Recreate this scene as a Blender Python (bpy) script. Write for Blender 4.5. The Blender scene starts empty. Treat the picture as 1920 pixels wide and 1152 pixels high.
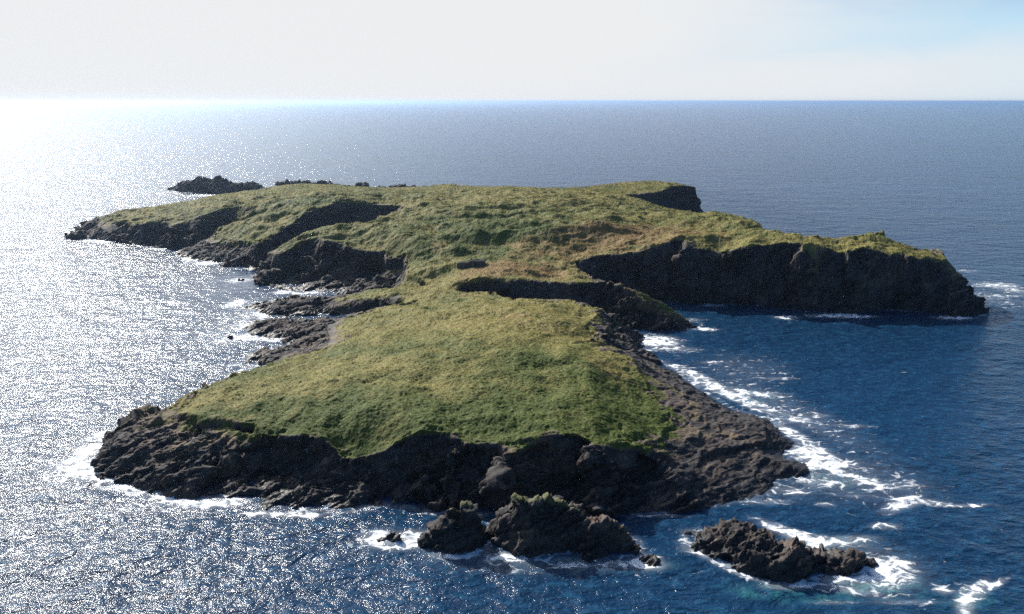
import bpy, bmesh, math, random
import numpy as np
from mathutils import Vector, geometry

random.seed(4); RNG = np.random.default_rng(7)
R = math.radians
scene = bpy.context.scene
COL = scene.collection

# ------------------------------------------------------------------ camera geometry
H = 100.0                       # camera height above the sea, metres
F = 1450.0                      # focal length in photo pixels (1920 wide)
PITCH = math.atan(386 / F)
CP, SP = math.cos(PITCH), math.sin(PITCH)
SUN_AZ, SUN_EL = 36.0, 34.0; SKY = .055; VEIL = .475     # degrees left of the view axis, above the horizon


def P(x, y, z=0.0):
    """where the line of sight through photo pixel (x, y) is z metres above the sea"""
    u, v = (x - 960) / F, (y - 576) / F
    t = (z - H) / (-SP - v * CP)
    return (u * t, (CP - v * SP) * t, z)


def Q(x, y, Y):
    """the point of that line of sight Y metres out"""
    u, v = (x - 960) / F, (y - 576) / F
    t = Y / (CP - v * SP)
    return (u * t, Y, H + (-SP - v * CP) * t)


def W(x, y, z=0.0):
    return (x, y, z)


# ------------------------------------------------------------------ noise
_perm = RNG.permutation(256)
_perm = np.concatenate([_perm, _perm, _perm]).astype(np.int32)
_g = RNG.normal(size=(256, 3)); _g /= np.linalg.norm(_g, axis=1)[:, None]
_g = _g.astype(np.float32)


def perlin(p):
    p = np.asarray(p, np.float32)
    i = np.floor(p).astype(np.int32); f = p - i; i &= 255
    u = f * f * f * (f * (f * 6 - 15) + 10)
    def grad(dx, dy, dz):
        h = _perm[_perm[_perm[i[:, 0] + dx] + i[:, 1] + dy] + i[:, 2] + dz]
        g = _g[h]
        return g[:, 0] * (f[:, 0] - dx) + g[:, 1] * (f[:, 1] - dy) + g[:, 2] * (f[:, 2] - dz)
    def lerp(a, b, t): return a + (b - a) * t
    x00 = lerp(grad(0, 0, 0), grad(1, 0, 0), u[:, 0]); x10 = lerp(grad(0, 1, 0), grad(1, 1, 0), u[:, 0])
    x01 = lerp(grad(0, 0, 1), grad(1, 0, 1), u[:, 0]); x11 = lerp(grad(0, 1, 1), grad(1, 1, 1), u[:, 0])
    return 1.5 * lerp(lerp(x00, x10, u[:, 1]), lerp(x01, x11, u[:, 1]), u[:, 2])


def fbm(p, octaves=4, gain=0.5, ridged=False):
    out = np.zeros(len(p), np.float32); a = 1.0; q = np.array(p, np.float32)
    for k in range(octaves):
        n = perlin(q)
        out += a * ((1 - 2 * np.abs(n)) if ridged else n)
        a *= gain; q = q * 2.03 + 17.3
    return out


def smooth(a, b, x):
    t = np.clip((x - a) / (b - a), 0, 1)
    return t * t * (3 - 2 * t)


# ------------------------------------------------------------------ height fields
def densify(line, step=2.5, closed=False, wob=0.0, seed=0):
    pts = [np.array(q, float) for q in line]
    if closed: pts.append(pts[0])
    out = []
    for a, b in zip(pts[:-1], pts[1:]):
        n = max(1, int(np.linalg.norm((b - a)[:2]) / step))
        for k in range(n): out.append(a + (b - a) * k / n)
    if not closed: out.append(pts[-1])
    out = np.array(out)
    if wob:
        q = out.copy().astype(np.float32); q[:, 2] = seed * 3.7
        out[:, 0] += wob * (perlin(q / 7.0) + .6 * perlin(q / 2.9 + 9))
        out[:, 1] += wob * (perlin(q / 7.0 + 31) + .6 * perlin(q / 2.9 + 47))
    return out


def inside(poly, X, Y):
    c = np.zeros(X.shape, bool)
    n = len(poly)
    for k in range(n):
        x1, y1 = poly[k][0], poly[k][1]; x2, y2 = poly[(k + 1) % n][0], poly[(k + 1) % n][1]
        if y1 == y2: continue
        m = (Y > min(y1, y2)) & (Y <= max(y1, y2))
        if not m.any(): continue
        idx = np.nonzero(m)
        xi = x1 + (Y[idx] - y1) * (x2 - x1) / (y2 - y1)
        c[idx] ^= X[idx] < xi
    return c


def tin_raster(pts, xs, ys):
    """Delaunay over scattered 3D points, sampled on the grid xs x ys"""
    key = {}
    for q in pts: key[(round(q[0], 2), round(q[1], 2))] = q
    pts = np.array(list(key.values()))
    vs, es, fs, ov, oe, of = geometry.delaunay_2d_cdt([Vector((q[0], q[1])) for q in pts], [], [], 0, 1e-4)
    V = np.array([(v.x, v.y) for v in vs]); Z = np.array([pts[o[0]][2] if o else -5 for o in ov])
    out = np.full((len(ys), len(xs)), -9.0, np.float32)
    for f in fs:
        a, b, c = V[f[0]], V[f[1]], V[f[2]]
        x0, x1 = np.searchsorted(xs, (min(a[0], b[0], c[0]), max(a[0], b[0], c[0])))
        y0, y1 = np.searchsorted(ys, (min(a[1], b[1], c[1]), max(a[1], b[1], c[1])))
        x1 = min(x1 + 1, len(xs)); y1 = min(y1 + 1, len(ys))
        if x0 >= x1 or y0 >= y1: continue
        gx, gy = xs[None, x0:x1], ys[y0:y1, None]
        d = (b[1] - c[1]) * (a[0] - c[0]) + (c[0] - b[0]) * (a[1] - c[1])
        if abs(d) < 1e-9: continue
        l1 = ((b[1] - c[1]) * (gx - c[0]) + (c[0] - b[0]) * (gy - c[1])) / d
        l2 = ((c[1] - a[1]) * (gx - c[0]) + (a[0] - c[0]) * (gy - c[1])) / d
        l3 = 1 - l1 - l2
        m = (l1 >= -1e-6) & (l2 >= -1e-6) & (l3 >= -1e-6)
        z = l1 * Z[f[0]] + l2 * Z[f[1]] + l3 * Z[f[2]]
        sub = out[y0:y1, x0:x1]; sub[m] = z[m]
    return out


def blur(a, r, axis):
    if r < 1: return a
    pad = [(0, 0), (0, 0)]; pad[axis] = (r + 1, r)
    c = np.cumsum(np.pad(a, pad, mode='edge').astype(np.float64), axis=axis)
    n = a.shape[axis]
    if axis == 0: return ((c[2 * r + 1:2 * r + 1 + n] - c[:n]) / (2 * r + 1)).astype(np.float32)
    return ((c[:, 2 * r + 1:2 * r + 1 + n] - c[:, :n]) / (2 * r + 1)).astype(np.float32)


def blur2(a, r, times=2):
    for _ in range(times): a = blur(blur(a, r, 0), r, 1)
    return a


def normals(Z, xs, ys):
    gy = np.gradient(Z, ys, axis=0); gx = np.gradient(Z, xs, axis=1)
    l = np.sqrt(gx * gx + gy * gy + 1)
    return np.stack([-gx / l, -gy / l, 1 / l], -1).astype(np.float32)


BED = np.array([-.46, .46, .76], np.float32); BED /= np.linalg.norm(BED)
BEDT = np.cross(BED, [0, 0, 1]); BEDT /= np.linalg.norm(BEDT); BEDT = BEDT.astype(np.float32)
BEDD = np.cross(BED, BEDT).astype(np.float32)


_rj = RNG.random((256, 3)).astype(np.float32); _rv = RNG.random(256).astype(np.float32) * 2 - 1


def cells(p):
    """tilted facets: the nearest of a jittered lattice of seeds gives every block its own plane and level"""
    p = np.asarray(p, np.float32); i = np.floor(p).astype(np.int32); f = p - i
    best = np.full(len(p), 9e9, np.float32); out = np.zeros(len(p), np.float32)
    for dx in (-1, 0, 1):
        for dy in (-1, 0, 1):
            for dz in (-1, 0, 1):
                h = _perm[_perm[_perm[(i[:, 0] + dx) & 255] + ((i[:, 1] + dy) & 255)] + ((i[:, 2] + dz) & 255)]
                v = f - (np.array([dx, dy, dz], np.float32) + _rj[h])
                d = np.einsum('ij,ij->i', v, v)
                m = d < best
                best[m] = d[m]
                out[m] = np.einsum('ij,ij->i', v[m], _g[h[m]]) * 1.3 + _rv[h[m]] * .8
    return out


def crags(p, scale=1.0):
    """rock relief in metres: tilted blocks along the bedding, buttresses, joints"""
    p = np.asarray(p, np.float32)
    wv = np.stack([fbm(p / (6 * scale) + k * 31, 3) for k in range(3)], -1)
    q = p + wv * .9 * scale
    b = np.stack([q @ BEDT, q @ BEDD, q @ BED], -1) / scale
    c0 = cells(b / [17, 15, 9] + 20) * 2.5
    c1 = cells(b / [10, 8, 2.6]) * 1.15
    c2 = cells(b / [4.6, 3.8, .95] + 50) * .72
    c3 = cells(b / [1.8, 1.5, .42] + 90) * .33
    big = fbm(p / (15 * scale), 3) * 1.5
    vert = fbm(np.stack([q[:, 0] / 5, q[:, 1] / 5, q[:, 2] / 26], -1) / scale, 3, .55, True) * .9
    return (c0 + c1 + c2 + c3 + big + vert - .9) * scale


def grid_mesh(name, V, keep, mat, attrs=None, parent=None, smooth_shade=True):
    """quads of a regular grid of points where keep is true"""
    ny, nx = keep.shape
    q = keep[:-1, :-1] & keep[1:, :-1] & keep[:-1, 1:] & keep[1:, 1:]
    idx = np.arange(ny * nx).reshape(ny, nx)
    quads = np.stack([idx[:-1, :-1][q], idx[:-1, 1:][q], idx[1:, 1:][q], idx[1:, :-1][q]], -1)
    used = np.unique(quads); remap = np.full(ny * nx, -1, np.int64); remap[used] = np.arange(len(used))
    quads = remap[quads]
    me = bpy.data.meshes.new(name)
    me.vertices.add(len(used)); me.vertices.foreach_set('co', V.reshape(-1, 3)[used].astype(np.float32).ravel())
    me.loops.add(quads.size); me.loops.foreach_set('vertex_index', quads.astype(np.int32).ravel())
    me.polygons.add(len(quads)); me.polygons.foreach_set('loop_start', np.arange(0, quads.size, 4, dtype=np.int32))
    me.polygons.foreach_set('use_smooth', np.full(len(quads), smooth_shade))
    for an, a in (attrs or {}).items():
        at = me.attributes.new(an, 'FLOAT', 'POINT'); at.data.foreach_set('value', a.ravel()[used].astype(np.float32))
    me.update(calc_edges=True); me.validate()
    me.materials.append(mat)
    o = bpy.data.objects.new(name, me); COL.objects.link(o)
    if parent: o.parent = parent
    return o


def tag(o, label=None, cat=None, group=None, kind=None):
    for k, v in (('label', label), ('category', cat), ('group', group), ('kind', kind)):
        if v: o[k] = v
    return o


# ------------------------------------------------------------------ node helper
class NT:
    def __init__(s, tree): s.t = tree; s.n = tree.nodes; s.l = tree.links
    def new(s, kind, **kw):
        n = s.n.new(kind)
        ins = kw.pop('ins', {})
        for k, v in kw.items(): setattr(n, k, v)
        for k, v in ins.items(): s.put(n.inputs[k], v)
        return n
    def put(s, sock, v):
        if isinstance(v, bpy.types.NodeSocket): s.l.new(v, sock)
        else: sock.default_value = v
    def math(s, op, a, b=0.0, c=0.0, clamp=False):
        n = s.new('ShaderNodeMath', operation=op, use_clamp=clamp)
        for k, v in enumerate((a, b, c)): s.put(n.inputs[k], v)
        return n.outputs[0]
    def ramp(s, fac, lo, hi, a=0.0, b=1.0):
        n = s.new('ShaderNodeMapRange', interpolation_type='SMOOTHSTEP', ins={0: fac, 1: lo, 2: hi, 3: a, 4: b})
        return n.outputs[0]
    def mix(s, fac, a, b, blend='MIX'):
        n = s.new('ShaderNodeMix', data_type='RGBA', blend_type=blend)
        s.put(n.inputs[0], fac); s.put(n.inputs[6], a if isinstance(a, bpy.types.NodeSocket) else (*a, 1)); s.put(n.inputs[7], b if isinstance(b, bpy.types.NodeSocket) else (*b, 1))
        return n.outputs[2]
    def noise(s, vec, scale, detail=4.0, rough=.55, dist=0.0):
        n = s.new('ShaderNodeTexNoise', ins={'Vector': vec, 'Scale': scale, 'Detail': detail, 'Roughness': rough, 'Distortion': dist})
        return n.outputs['Fac']
    def mapping(s, vec, scale=(1, 1, 1), rot=(0, 0, 0)):
        return s.new('ShaderNodeMapping', ins={'Vector': vec, 'Scale': scale, 'Rotation': rot}).outputs[0]
    def attr(s, name): return s.new('ShaderNodeAttribute', attribute_name=name).outputs['Fac']
    def bump(s, h, strength, dist, normal=None):
        n = s.new('ShaderNodeBump', ins={'Height': h, 'Strength': strength, 'Distance': dist})
        if normal: s.put(n.inputs['Normal'], normal)
        return n.outputs[0]


def material(name):
    m = bpy.data.materials.new(name); m.use_nodes = True
    t = NT(m.node_tree); t.n.clear()
    return m, t


def finish(t, sh):
    t.l.new(sh, t.new('ShaderNodeOutputMaterial').inputs['Surface'])


def rock_nodes(t, pos):
    """base colour and height of the dark bedded rock"""
    bed = t.mapping(t.mapping(pos, rot=(R(33), R(20), R(0))), scale=(.12, .12, .85))
    n1 = t.noise(bed, 1.0, 6, .6, .6); n2 = t.noise(pos, .09, 4); n3 = t.noise(pos, .9, 6, .65); n4 = t.noise(pos, .33, 5, .6)
    c = t.mix(t.ramp(n1, .35, .68), (.015, .014, .016), (.070, .059, .053))
    c = t.mix(t.ramp(n2, .49, .68, 0, .9), c, (.108, .076, .058))
    c = t.mix(t.math('MULTIPLY', t.ramp(n3, .60, .74), .6), c, (.17, .155, .14))
    c = t.mix(t.math('MULTIPLY', t.ramp(n4, .58, .75), .45), c, (.052, .058, .022))
    z = t.new('ShaderNodeSeparateXYZ', ins={0: pos}).outputs[2]
    wet = t.ramp(t.math('ADD', z, t.math('MULTIPLY', n4, 3.0)), 2.2, 4.2, 1.0, 0.0)
    c = t.mix(t.math('MULTIPLY', wet, .72), c, (.013, .013, .015))
    # droppings and seepage running down the faces
    run = t.noise(t.mapping(pos, scale=(.55, .55, .045)), 1.0, 5, .6, .2)
    c = t.mix(t.math('MULTIPLY', t.math('MULTIPLY', t.ramp(run, .60, .72), t.math('SUBTRACT', 1.0, wet)), .5), c, (.21, .20, .175))
    blk = t.new('ShaderNodeSeparateColor', ins={0: t.new('ShaderNodeTexVoronoi', ins={'Vector': t.mapping(bed, scale=(5, 5, 1.3)), 'Scale': 1.0, 'Randomness': .9}).outputs['Color']}).outputs[0]
    c = t.mix(t.math('MULTIPLY', blk, .35), c, (.012, .012, .013))
    h = t.math('ADD', t.math('MULTIPLY', n1, .9), t.math('ADD', t.math('MULTIPLY', n3, .5), t.math('MULTIPLY', blk, .55)))
    return c, h, wet


def grass_nodes(t, pos):
    big = t.noise(pos, .018, 4, .6); mid = t.noise(pos, .075, 5, .6, .4); sm = t.noise(pos, .42, 5, .65, .5); tuft = t.noise(t.mapping(pos, scale=(1, 1.35, 1), rot=(0, 0, R(25))), .95, 4, .62, .8)
    dry = t.attr('dry'); rust = t.attr('rust')
    d = t.math('ADD', t.math('ADD', t.math('MULTIPLY', big, .6), t.math('MULTIPLY', mid, 1.15)), t.math('MULTIPLY', sm, .5))
    d = t.math('ADD', t.math('SUBTRACT', d, 1.075), dry)
    c = t.mix(t.ramp(d, -.22, .28), (.052, .071, .014), (.164, .142, .043))
    r = t.math('ADD', t.math('ADD', rust, t.math('MULTIPLY', t.math('SUBTRACT', mid, .5), 1.2)), t.math('MULTIPLY', t.math('SUBTRACT', sm, .5), .9))
    c = t.mix(t.ramp(r, .18, .75, 0, .8), c, (.175, .105, .046))
    c = t.mix(t.ramp(tuft, .50, .74, 0, .55), c, (.225, .208, .078))
    c = t.mix(t.ramp(tuft, .28, .46, .6, 0), c, (.030, .036, .010))
    h = t.math('ADD', tuft, t.math('MULTIPLY', sm, .8))
    return c, h


def make_land():
    m, t = material('turf_and_rock')
    pos = t.new('ShaderNodeNewGeometry').outputs['Position']
    rc, rh, wet = rock_nodes(t, pos); gc, gh = grass_nodes(t, pos)
    soil = t.ramp(t.math('ADD', t.attr('grass'), t.math('MULTIPLY', t.math('SUBTRACT', t.noise(pos, .35, 6, .7), .5), .8)), .10, .42)
    rc = t.mix(t.math('MULTIPLY', soil, .7), rc, (.128, .090, .052))
    g = t.ramp(t.math('ADD', t.attr('grass'), t.math('MULTIPLY', t.math('SUBTRACT', t.noise(pos, .5, 5, .65), .5), .9)), .38, .62)
    rb = t.new('ShaderNodeBsdfPrincipled', ins={'Base Color': rc, 'Roughness': t.math('SUBTRACT', .82, t.math('MULTIPLY', wet, .3)), 'Normal': t.bump(rh, .75, .55), 'Specular IOR Level': .25})
    gd = t.new('ShaderNodeBsdfPrincipled', ins={'Base Color': gc, 'Roughness': .8, 'Normal': t.bump(gh, .6, .5), 'Specular IOR Level': .12})
    mx = t.new('ShaderNodeMixShader', ins={0: g, 1: rb.outputs[0], 2: gd.outputs[0]})
    finish(t, mx.outputs[0])
    return m


def make_rock():
    m, t = material('dark_rock')
    pos = t.new('ShaderNodeNewGeometry').outputs['Position']
    rc, rh, wet = rock_nodes(t, pos)
    lich = t.ramp(t.math('ADD', t.attr('grass'), t.math('MULTIPLY', t.math('SUBTRACT', t.noise(pos, .8, 5, .65), .5), .8)), .4, .75)
    rc = t.mix(lich, rc, (.078, .080, .034))
    rb = t.new('ShaderNodeBsdfPrincipled', ins={'Base Color': rc, 'Roughness': t.math('SUBTRACT', .82, t.math('MULTIPLY', wet, .3)), 'Normal': t.bump(rh, .7, .4), 'Specular IOR Level': .25})
    finish(t, rb.outputs[0])
    return m


def make_sea():
    m, t = material('sea_water')
    pos = t.new('ShaderNodeNewGeometry').outputs['Position']
    foam = t.attr('foam'); aer = t.attr('aerated')
    rot = t.mapping(pos, scale=(.62, 1, 1), rot=(0, 0, R(-28)))
    w1 = t.noise(rot, .035, 2, .5, .3); w2 = t.noise(rot, .13, 3, .55, .4); w3 = t.noise(rot, .42, 4, .6, .5); w4 = t.noise(pos, 1.3, 3, .6, .3)
    h = t.math('ADD', t.math('ADD', t.math('MULTIPLY', w1, 2.2), t.math('MULTIPLY', w2, 1.9)), t.math('ADD', t.math('MULTIPLY', w3, .85), t.math('MULTIPLY', w4, .17)))
    patch = t.noise(t.mapping(pos, scale=(.3, 1, 1)), .006, 4, .6)
    base = t.mix(t.ramp(patch, .35, .7), (.0040, .020, .050), (.0062, .029, .070))
    crest = t.ramp(t.math('ADD', t.math('MULTIPLY', w3, .6), t.math('MULTIPLY', w4, .4)), .46, .66)
    base = t.mix(t.math('MULTIPLY', crest, .75), base, (.015, .066, .128))
    base = t.mix(t.math('MULTIPLY', aer, t.ramp(t.noise(pos, .25, 4, .6, .6), .35, .65)), base, (.030, .135, .145))
    # foam: lacy sheets torn open by the swell
    warp = t.new('ShaderNodeVectorMath', operation='MULTIPLY_ADD', ins={0: t.new('ShaderNodeTexNoise', ins={'Vector': pos, 'Scale': .22, 'Detail': 3.0}).outputs['Color'], 1: (5, 5, 0), 2: pos}).outputs[0]
    vor = t.new('ShaderNodeTexVoronoi', feature='DISTANCE_TO_EDGE', ins={'Vector': t.mapping(warp, scale=(.8, 1.2, 1)), 'Scale': .30}).outputs['Distance']
    lace = t.ramp(vor, 0.0, .30)
    str_ = t.noise(t.mapping(warp, scale=(.5, 1.3, 1), rot=(0, 0, R(-15))), .30, 7, .72)
    fn = t.math('ADD', t.math('MULTIPLY_ADD', str_, 2.0, -.62), t.math('MULTIPLY', lace, .42))
    fm = t.math('MULTIPLY', t.ramp(t.math('SUBTRACT', t.math('MULTIPLY', foam, .93), fn), -.11, .34), .94)
    fm = t.math('MAXIMUM', fm, t.math('MULTIPLY', t.ramp(foam, .1, 1.0), .22))
    caps = t.ramp(t.math('ADD', t.noise(t.mapping(pos, scale=(.45, 1, 1), rot=(0, 0, R(-20))), .16, 6, .62, .4), t.math('MULTIPLY', t.math('SUBTRACT', patch, .5), .25)), .70, .79)
    fm = t.math('MAXIMUM', fm, t.math('MULTIPLY', caps, .55))
    wb = t.new('ShaderNodeBsdfPrincipled', ins={'Base Color': base, 'Roughness': .15, 'IOR': 1.333, 'Specular IOR Level': .19, 'Normal': t.bump(h, t.math('SUBTRACT', 1.0, t.math('MULTIPLY', t.attr('calm'), .55)), 1.0)})
    fb = t.new('ShaderNodeBsdfPrincipled', ins={'Base Color': (.78, .80, .80, 1), 'Roughness': .8, 'Normal': t.bump(fn, .6, .6)})
    mx = t.new('ShaderNodeMixShader', ins={0: fm, 1: wb.outputs[0], 2: fb.outputs[0]})
    finish(t, mx.outputs[0])
    return m


def make_grass():
    m, t = material('tussock_grass')
    pos = t.new('ShaderNodeNewGeometry').outputs['Position']
    gc, gh = grass_nodes(t, pos)
    gc = t.mix(1.0, gc, (1.32, 1.30, 1.25), 'MULTIPLY')
    d = t.new('ShaderNodeBsdfDiffuse', ins={'Color': gc}); tr = t.new('ShaderNodeBsdfTranslucent', ins={'Color': gc})
    finish(t, t.new('ShaderNodeMixShader', ins={0: .5, 1: d.outputs[0], 2: tr.outputs[0]}).outputs[0])
    return m


GRASS = make_grass()
LAND, ROCK, SEA = make_land(), make_rock(), make_sea()

# ------------------------------------------------------------------ the island
def px(*pts): return [P(*q) for q in pts]

coast = px((184, 867), (184, 885), (202, 897), (233, 906), (272, 915), (298, 920), (332, 927), (371, 930), (397, 936), (430, 934), (475, 938),
           (478, 950), (499, 958), (528, 955), (593, 957), (650, 951), (723, 945), (743, 950), (798, 960), (850, 962), (920, 962), (1000, 964),
           (1100, 964), (1200, 965), (1280, 958), (1330, 950), (1396, 937), (1439, 925), (1459, 907), (1459, 899), (1495, 895), (1530, 890),
           (1512, 871), (1475, 852), (1500, 836), (1472, 811), (1459, 791), (1409, 775), (1373, 767), (1347, 749), (1310, 729), (1277, 702),
           (1238, 676), (1212, 660), (1228, 653), (1201, 645), (1205, 633), (1190, 620)) + \
    [W(47, 334), W(25, 337), W(5, 341), W(-4, 347), W(5, 353), W(25, 350), W(40, 347)] + \
    px((1172, 614), (1243, 621), (1284, 619), (1312, 615)) + \
    [W(88, 346), W(72, 357), W(58, 364), W(48, 370), W(44, 379), W(42, 387), W(52, 389), W(70, 389)] + \
    px((1246, 566), (1320, 571), (1400, 572), (1446, 576), (1500, 584), (1537, 586), (1600, 589), (1613, 587), (1631, 582), (1680, 581),
       (1720, 584), (1764, 589), (1807, 594), (1850, 587), (1855, 578)) + \
    [W(237, 376), W(234, 388), W(232, 402), W(222, 412), W(205, 410), W(196, 417), W(156, 409), W(143, 425), W(151, 452), W(162, 522),
     W(136, 560), W(110, 576), W(103, 616), W(114, 630), W(128, 641), W(144, 669)] + px((1318, 408)) + \
    [W(172, 700), W(165, 722), W(130, 735), W(90, 730), W(50, 715), W(20, 705), W(-30, 705), W(-55, 712), W(-100, 705), W(-130, 705),
     W(-165, 722), W(-205, 732), W(-228, 705), W(-262, 688), W(-292, 662), W(-322, 652), W(-338, 636), W(-343, 606)] + \
    px((152, 440), (165, 448), (181, 451), (215, 454), (269, 460), (300, 464), (334, 467), (352, 468), (334, 473), (329, 477), (340, 482),
       (358, 486), (399, 491), (423, 500), (465, 504), (472, 508)) + \
    [W(-157, 470), W(-147, 484), W(-137, 517), W(-124, 538), W(-112, 550), W(-96, 550), W(-90, 541), W(-93, 522), W(-100, 497), W(-106, 484),
     W(-122, 477), W(-137, 466), W(-150, 453)] + \
    px((472, 518), (478, 528), (491, 534), (517, 540), (545, 545), (590, 546), (620, 550), (650, 553)) + \
    [W(-68, 399), W(-58, 396), W(-68, 393), W(-80, 391)] + \
    px((600, 556), (567, 554), (535, 560), (500, 566), (470, 568), (453, 570), (465, 579), (494, 587), (525, 593), (560, 592), (600, 590)) + \
    [W(-76, 362), W(-64, 359), W(-74, 353)] + \
    px((600, 600), (530, 597), (478, 601), (462, 612), (465, 622), (478, 633), (510, 636), (541, 634), (541, 640), (525, 648), (488, 659),
       (460, 669), (439, 681), (460, 685), (486, 686)) + \
    [W(-98, 272), W(-104, 256), W(-110, 244), W(-116, 234), W(-124, 227)] + px((190, 832), (186, 845))

# edge of the turf, all round
turf = px((337, 756, 10.5), (332, 775, 9), (348, 796, 8.5), (390, 803, 8.6), (440, 800, 10), (486, 815, 10), (489, 833, 8), (535, 828, 9.5), (567, 828, 10),
          (593, 838, 9), (627, 860, 7), (643, 884, 4.5), (680, 873, 6), (715, 853, 10), (760, 836, 12), (789, 822, 14), (818, 817, 14.5),
          (846, 820, 14), (866, 842, 12), (915, 839, 12.5), (958, 836, 13), (1001, 833, 13.5), (1024, 822, 14.5), (1100, 826, 14),
          (1188, 844, 11.5), (1244, 828, 8.8), (1274, 785, 9.2), (1251, 768, 10), (1224, 739, 11.2), (1211, 722, 11.8), (1185, 673, 13.8),
          (1132, 658, 15.5), (1073, 650, 17.5), (1109, 640, 15), (1142, 630, 12), (1099, 623, 14), (1102, 610, 14.5), (1128, 583, 13),
          (1097, 569, 15), (1073, 563, 15), (997, 564, 15), (956, 562, 14.5), (937, 555, 14), (932, 549, 13), (865, 549, 12), (841, 545, 12),
          (859, 536, 14), (891, 528, 15.5), (930, 526, 16.5), (1000, 527, 17), (1070, 532, 17), (1133, 529, 17), (1100, 513, 17),
          (1070, 500, 17), (1095, 485, 20), (1134, 480, 22), (1210, 474, 24), (1238, 464, 26), (1259, 457, 28), (1285, 450, 30),
          (1306, 459, 28), (1327, 474, 25), (1348, 477, 24.5), (1384, 467, 28), (1400, 467, 28.5), (1461, 455, 31), (1506, 458, 31),
          (1546, 461, 30.8), (1588, 466, 30), (1631, 469, 28.5), (1667, 476, 27.5), (1695, 478, 27), (1704, 485, 25.5), (1725, 494, 23.5),
          (1777, 491, 22.5), (1772, 482, 23.5), (1761, 467, 25), (1734, 466, 26), (1710, 469, 26.5), (1692, 461, 29), (1664, 452, 30),
          (1652, 444, 31), (1625, 443, 31), (1610, 447, 31), (1537, 441, 33), (1521, 447, 32), (1446, 441, 31), (1427, 431, 29),
          (1387, 404, 27), (1358, 403, 26), (1317, 408, 21), (1298, 405, 22), (1278, 398, 23.5), (1251, 391, 25), (1212, 381, 26),
          (1176, 372, 26), (1171, 368, 26), (1194, 361, 26.3), (1210, 364, 26), (1239, 361, 26.5), (1257, 353, 27), (1306, 352, 27),
          (1298, 348, 28), (1265, 343, 30), (1231, 338, 31), (1186, 340, 30), (1121, 347, 29), (1087, 353, 28.5), (995, 353, 29),
          (956, 349, 29.5), (917, 351, 29), (878, 351, 29), (851, 345, 30), (805, 348, 29), (786, 352, 28), (695, 353, 27), (659, 349, 27.5),
          (612, 347, 28), (578, 344, 28.5), (539, 347, 27), (491, 355, 26), (412, 365, 23), (373, 373, 21), (334, 382, 18), (261, 391, 15),
          (215, 399, 13), (196, 406, 12), (199, 409, 11.5), (220, 417, 12), (246, 418, 12.5), (264, 422, 13), (282, 421, 13.5),
          (313, 420, 14.5), (334, 417, 15.5), (360, 412, 17.5), (386, 404, 20.5), (412, 392, 24), (441, 386, 25), (488, 384, 26),
          (470, 400, 22), (436, 415, 15), (407, 437, 9), (399, 446, 8), (420, 455, 9), (436, 457, 10.5), (485, 457, 13.5), (517, 441, 17),
          (543, 422, 21), (569, 402, 25), (612, 386, 28), (641, 379, 29), (667, 379, 29), (706, 385, 27), (727, 382, 27), (746, 383, 27),
          (760, 392, 26.5), (746, 398, 26), (734, 404, 26), (695, 416, 27), (667, 421, 27), (630, 419, 27.5), (604, 422, 26),
          (578, 433, 23.5), (552, 446, 20), (526, 464, 15.5), (500, 485, 10), (526, 477, 14.5), (549, 464, 17), (570, 446, 21.5),
          (596, 443, 22.5), (609, 456, 21), (646, 456, 21), (648, 469, 18.5), (677, 487, 14), (719, 490, 13), (726, 498, 12), (760, 503, 11),
          (758, 527, 10), (786, 530, 10.5), (807, 543, 9), (771, 542, 8), (734, 545, 7), (695, 547, 5.5), (625, 556, 3.5), (630, 570, 3),
          (661, 566, 5), (708, 560, 7), (776, 560, 9), (780, 563, 9.2), (771, 567, 9), (729, 575, 9), (698, 581, 8.5), (669, 589, 7),
          (646, 600, 5), (632, 612, 4.5), (645, 634, 8), (629, 651, 10), (608, 659, 10), (577, 667, 10), (543, 673, 10), (520, 680, 10),
          (491, 687, 11), (465, 699, 12), (426, 713, 12), (397, 723, 12), (369, 733, 11.8), (340, 751, 11))

# spot heights on the turf
spots = px((800, 653, 20.5), (967, 636, 21), (900, 645, 21), (1060, 660, 20.5), (1120, 690, 19.8), (1105, 740, 18.8), (1050, 790, 17), (1172, 715, 13.8), (1188, 770, 11.4), (1140, 812, 12.8), (1000, 740, 18), (850, 740, 18), (500, 760, 14.5),
           (600, 720, 17), (700, 690, 18.7), (420, 770, 12.5), (600, 790, 14), (750, 780, 16.5), (900, 600, 17), (1000, 590, 17), (930, 570, 15.3), (800, 600, 14.5),
           (700, 640, 14.5), (1060, 600, 17), (990, 795, 16), (884, 502, 18.6), (900, 515, 17.8), (800, 440, 26), (760, 452, 24),
           (850, 472, 21), (1000, 430, 29), (850, 400, 31), (1000, 400, 33), (1100, 420, 32), (950, 375, 32), (1050, 380, 32), (800, 385, 29),
           (780, 402, 28), (1180, 395, 29), (1200, 440, 28), (1300, 425, 29), (1350, 440, 29), (1400, 425, 31), (1395, 445, 30), (1080, 470, 22), (980, 480, 21),
           (950, 455, 24), (640, 360, 28), (560, 375, 28.5), (500, 400, 24), (480, 430, 17.5), (400, 385, 22.5), (300, 400, 15.5), (700, 370, 28),
           (900, 360, 30.5), (1100, 365, 29.5), (1250, 410, 27.5), (700, 450, 23), (680, 465, 20.5), (780, 480, 19), (800, 510, 15.5), (820, 535, 12.5), (700, 555, 7.3))
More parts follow.
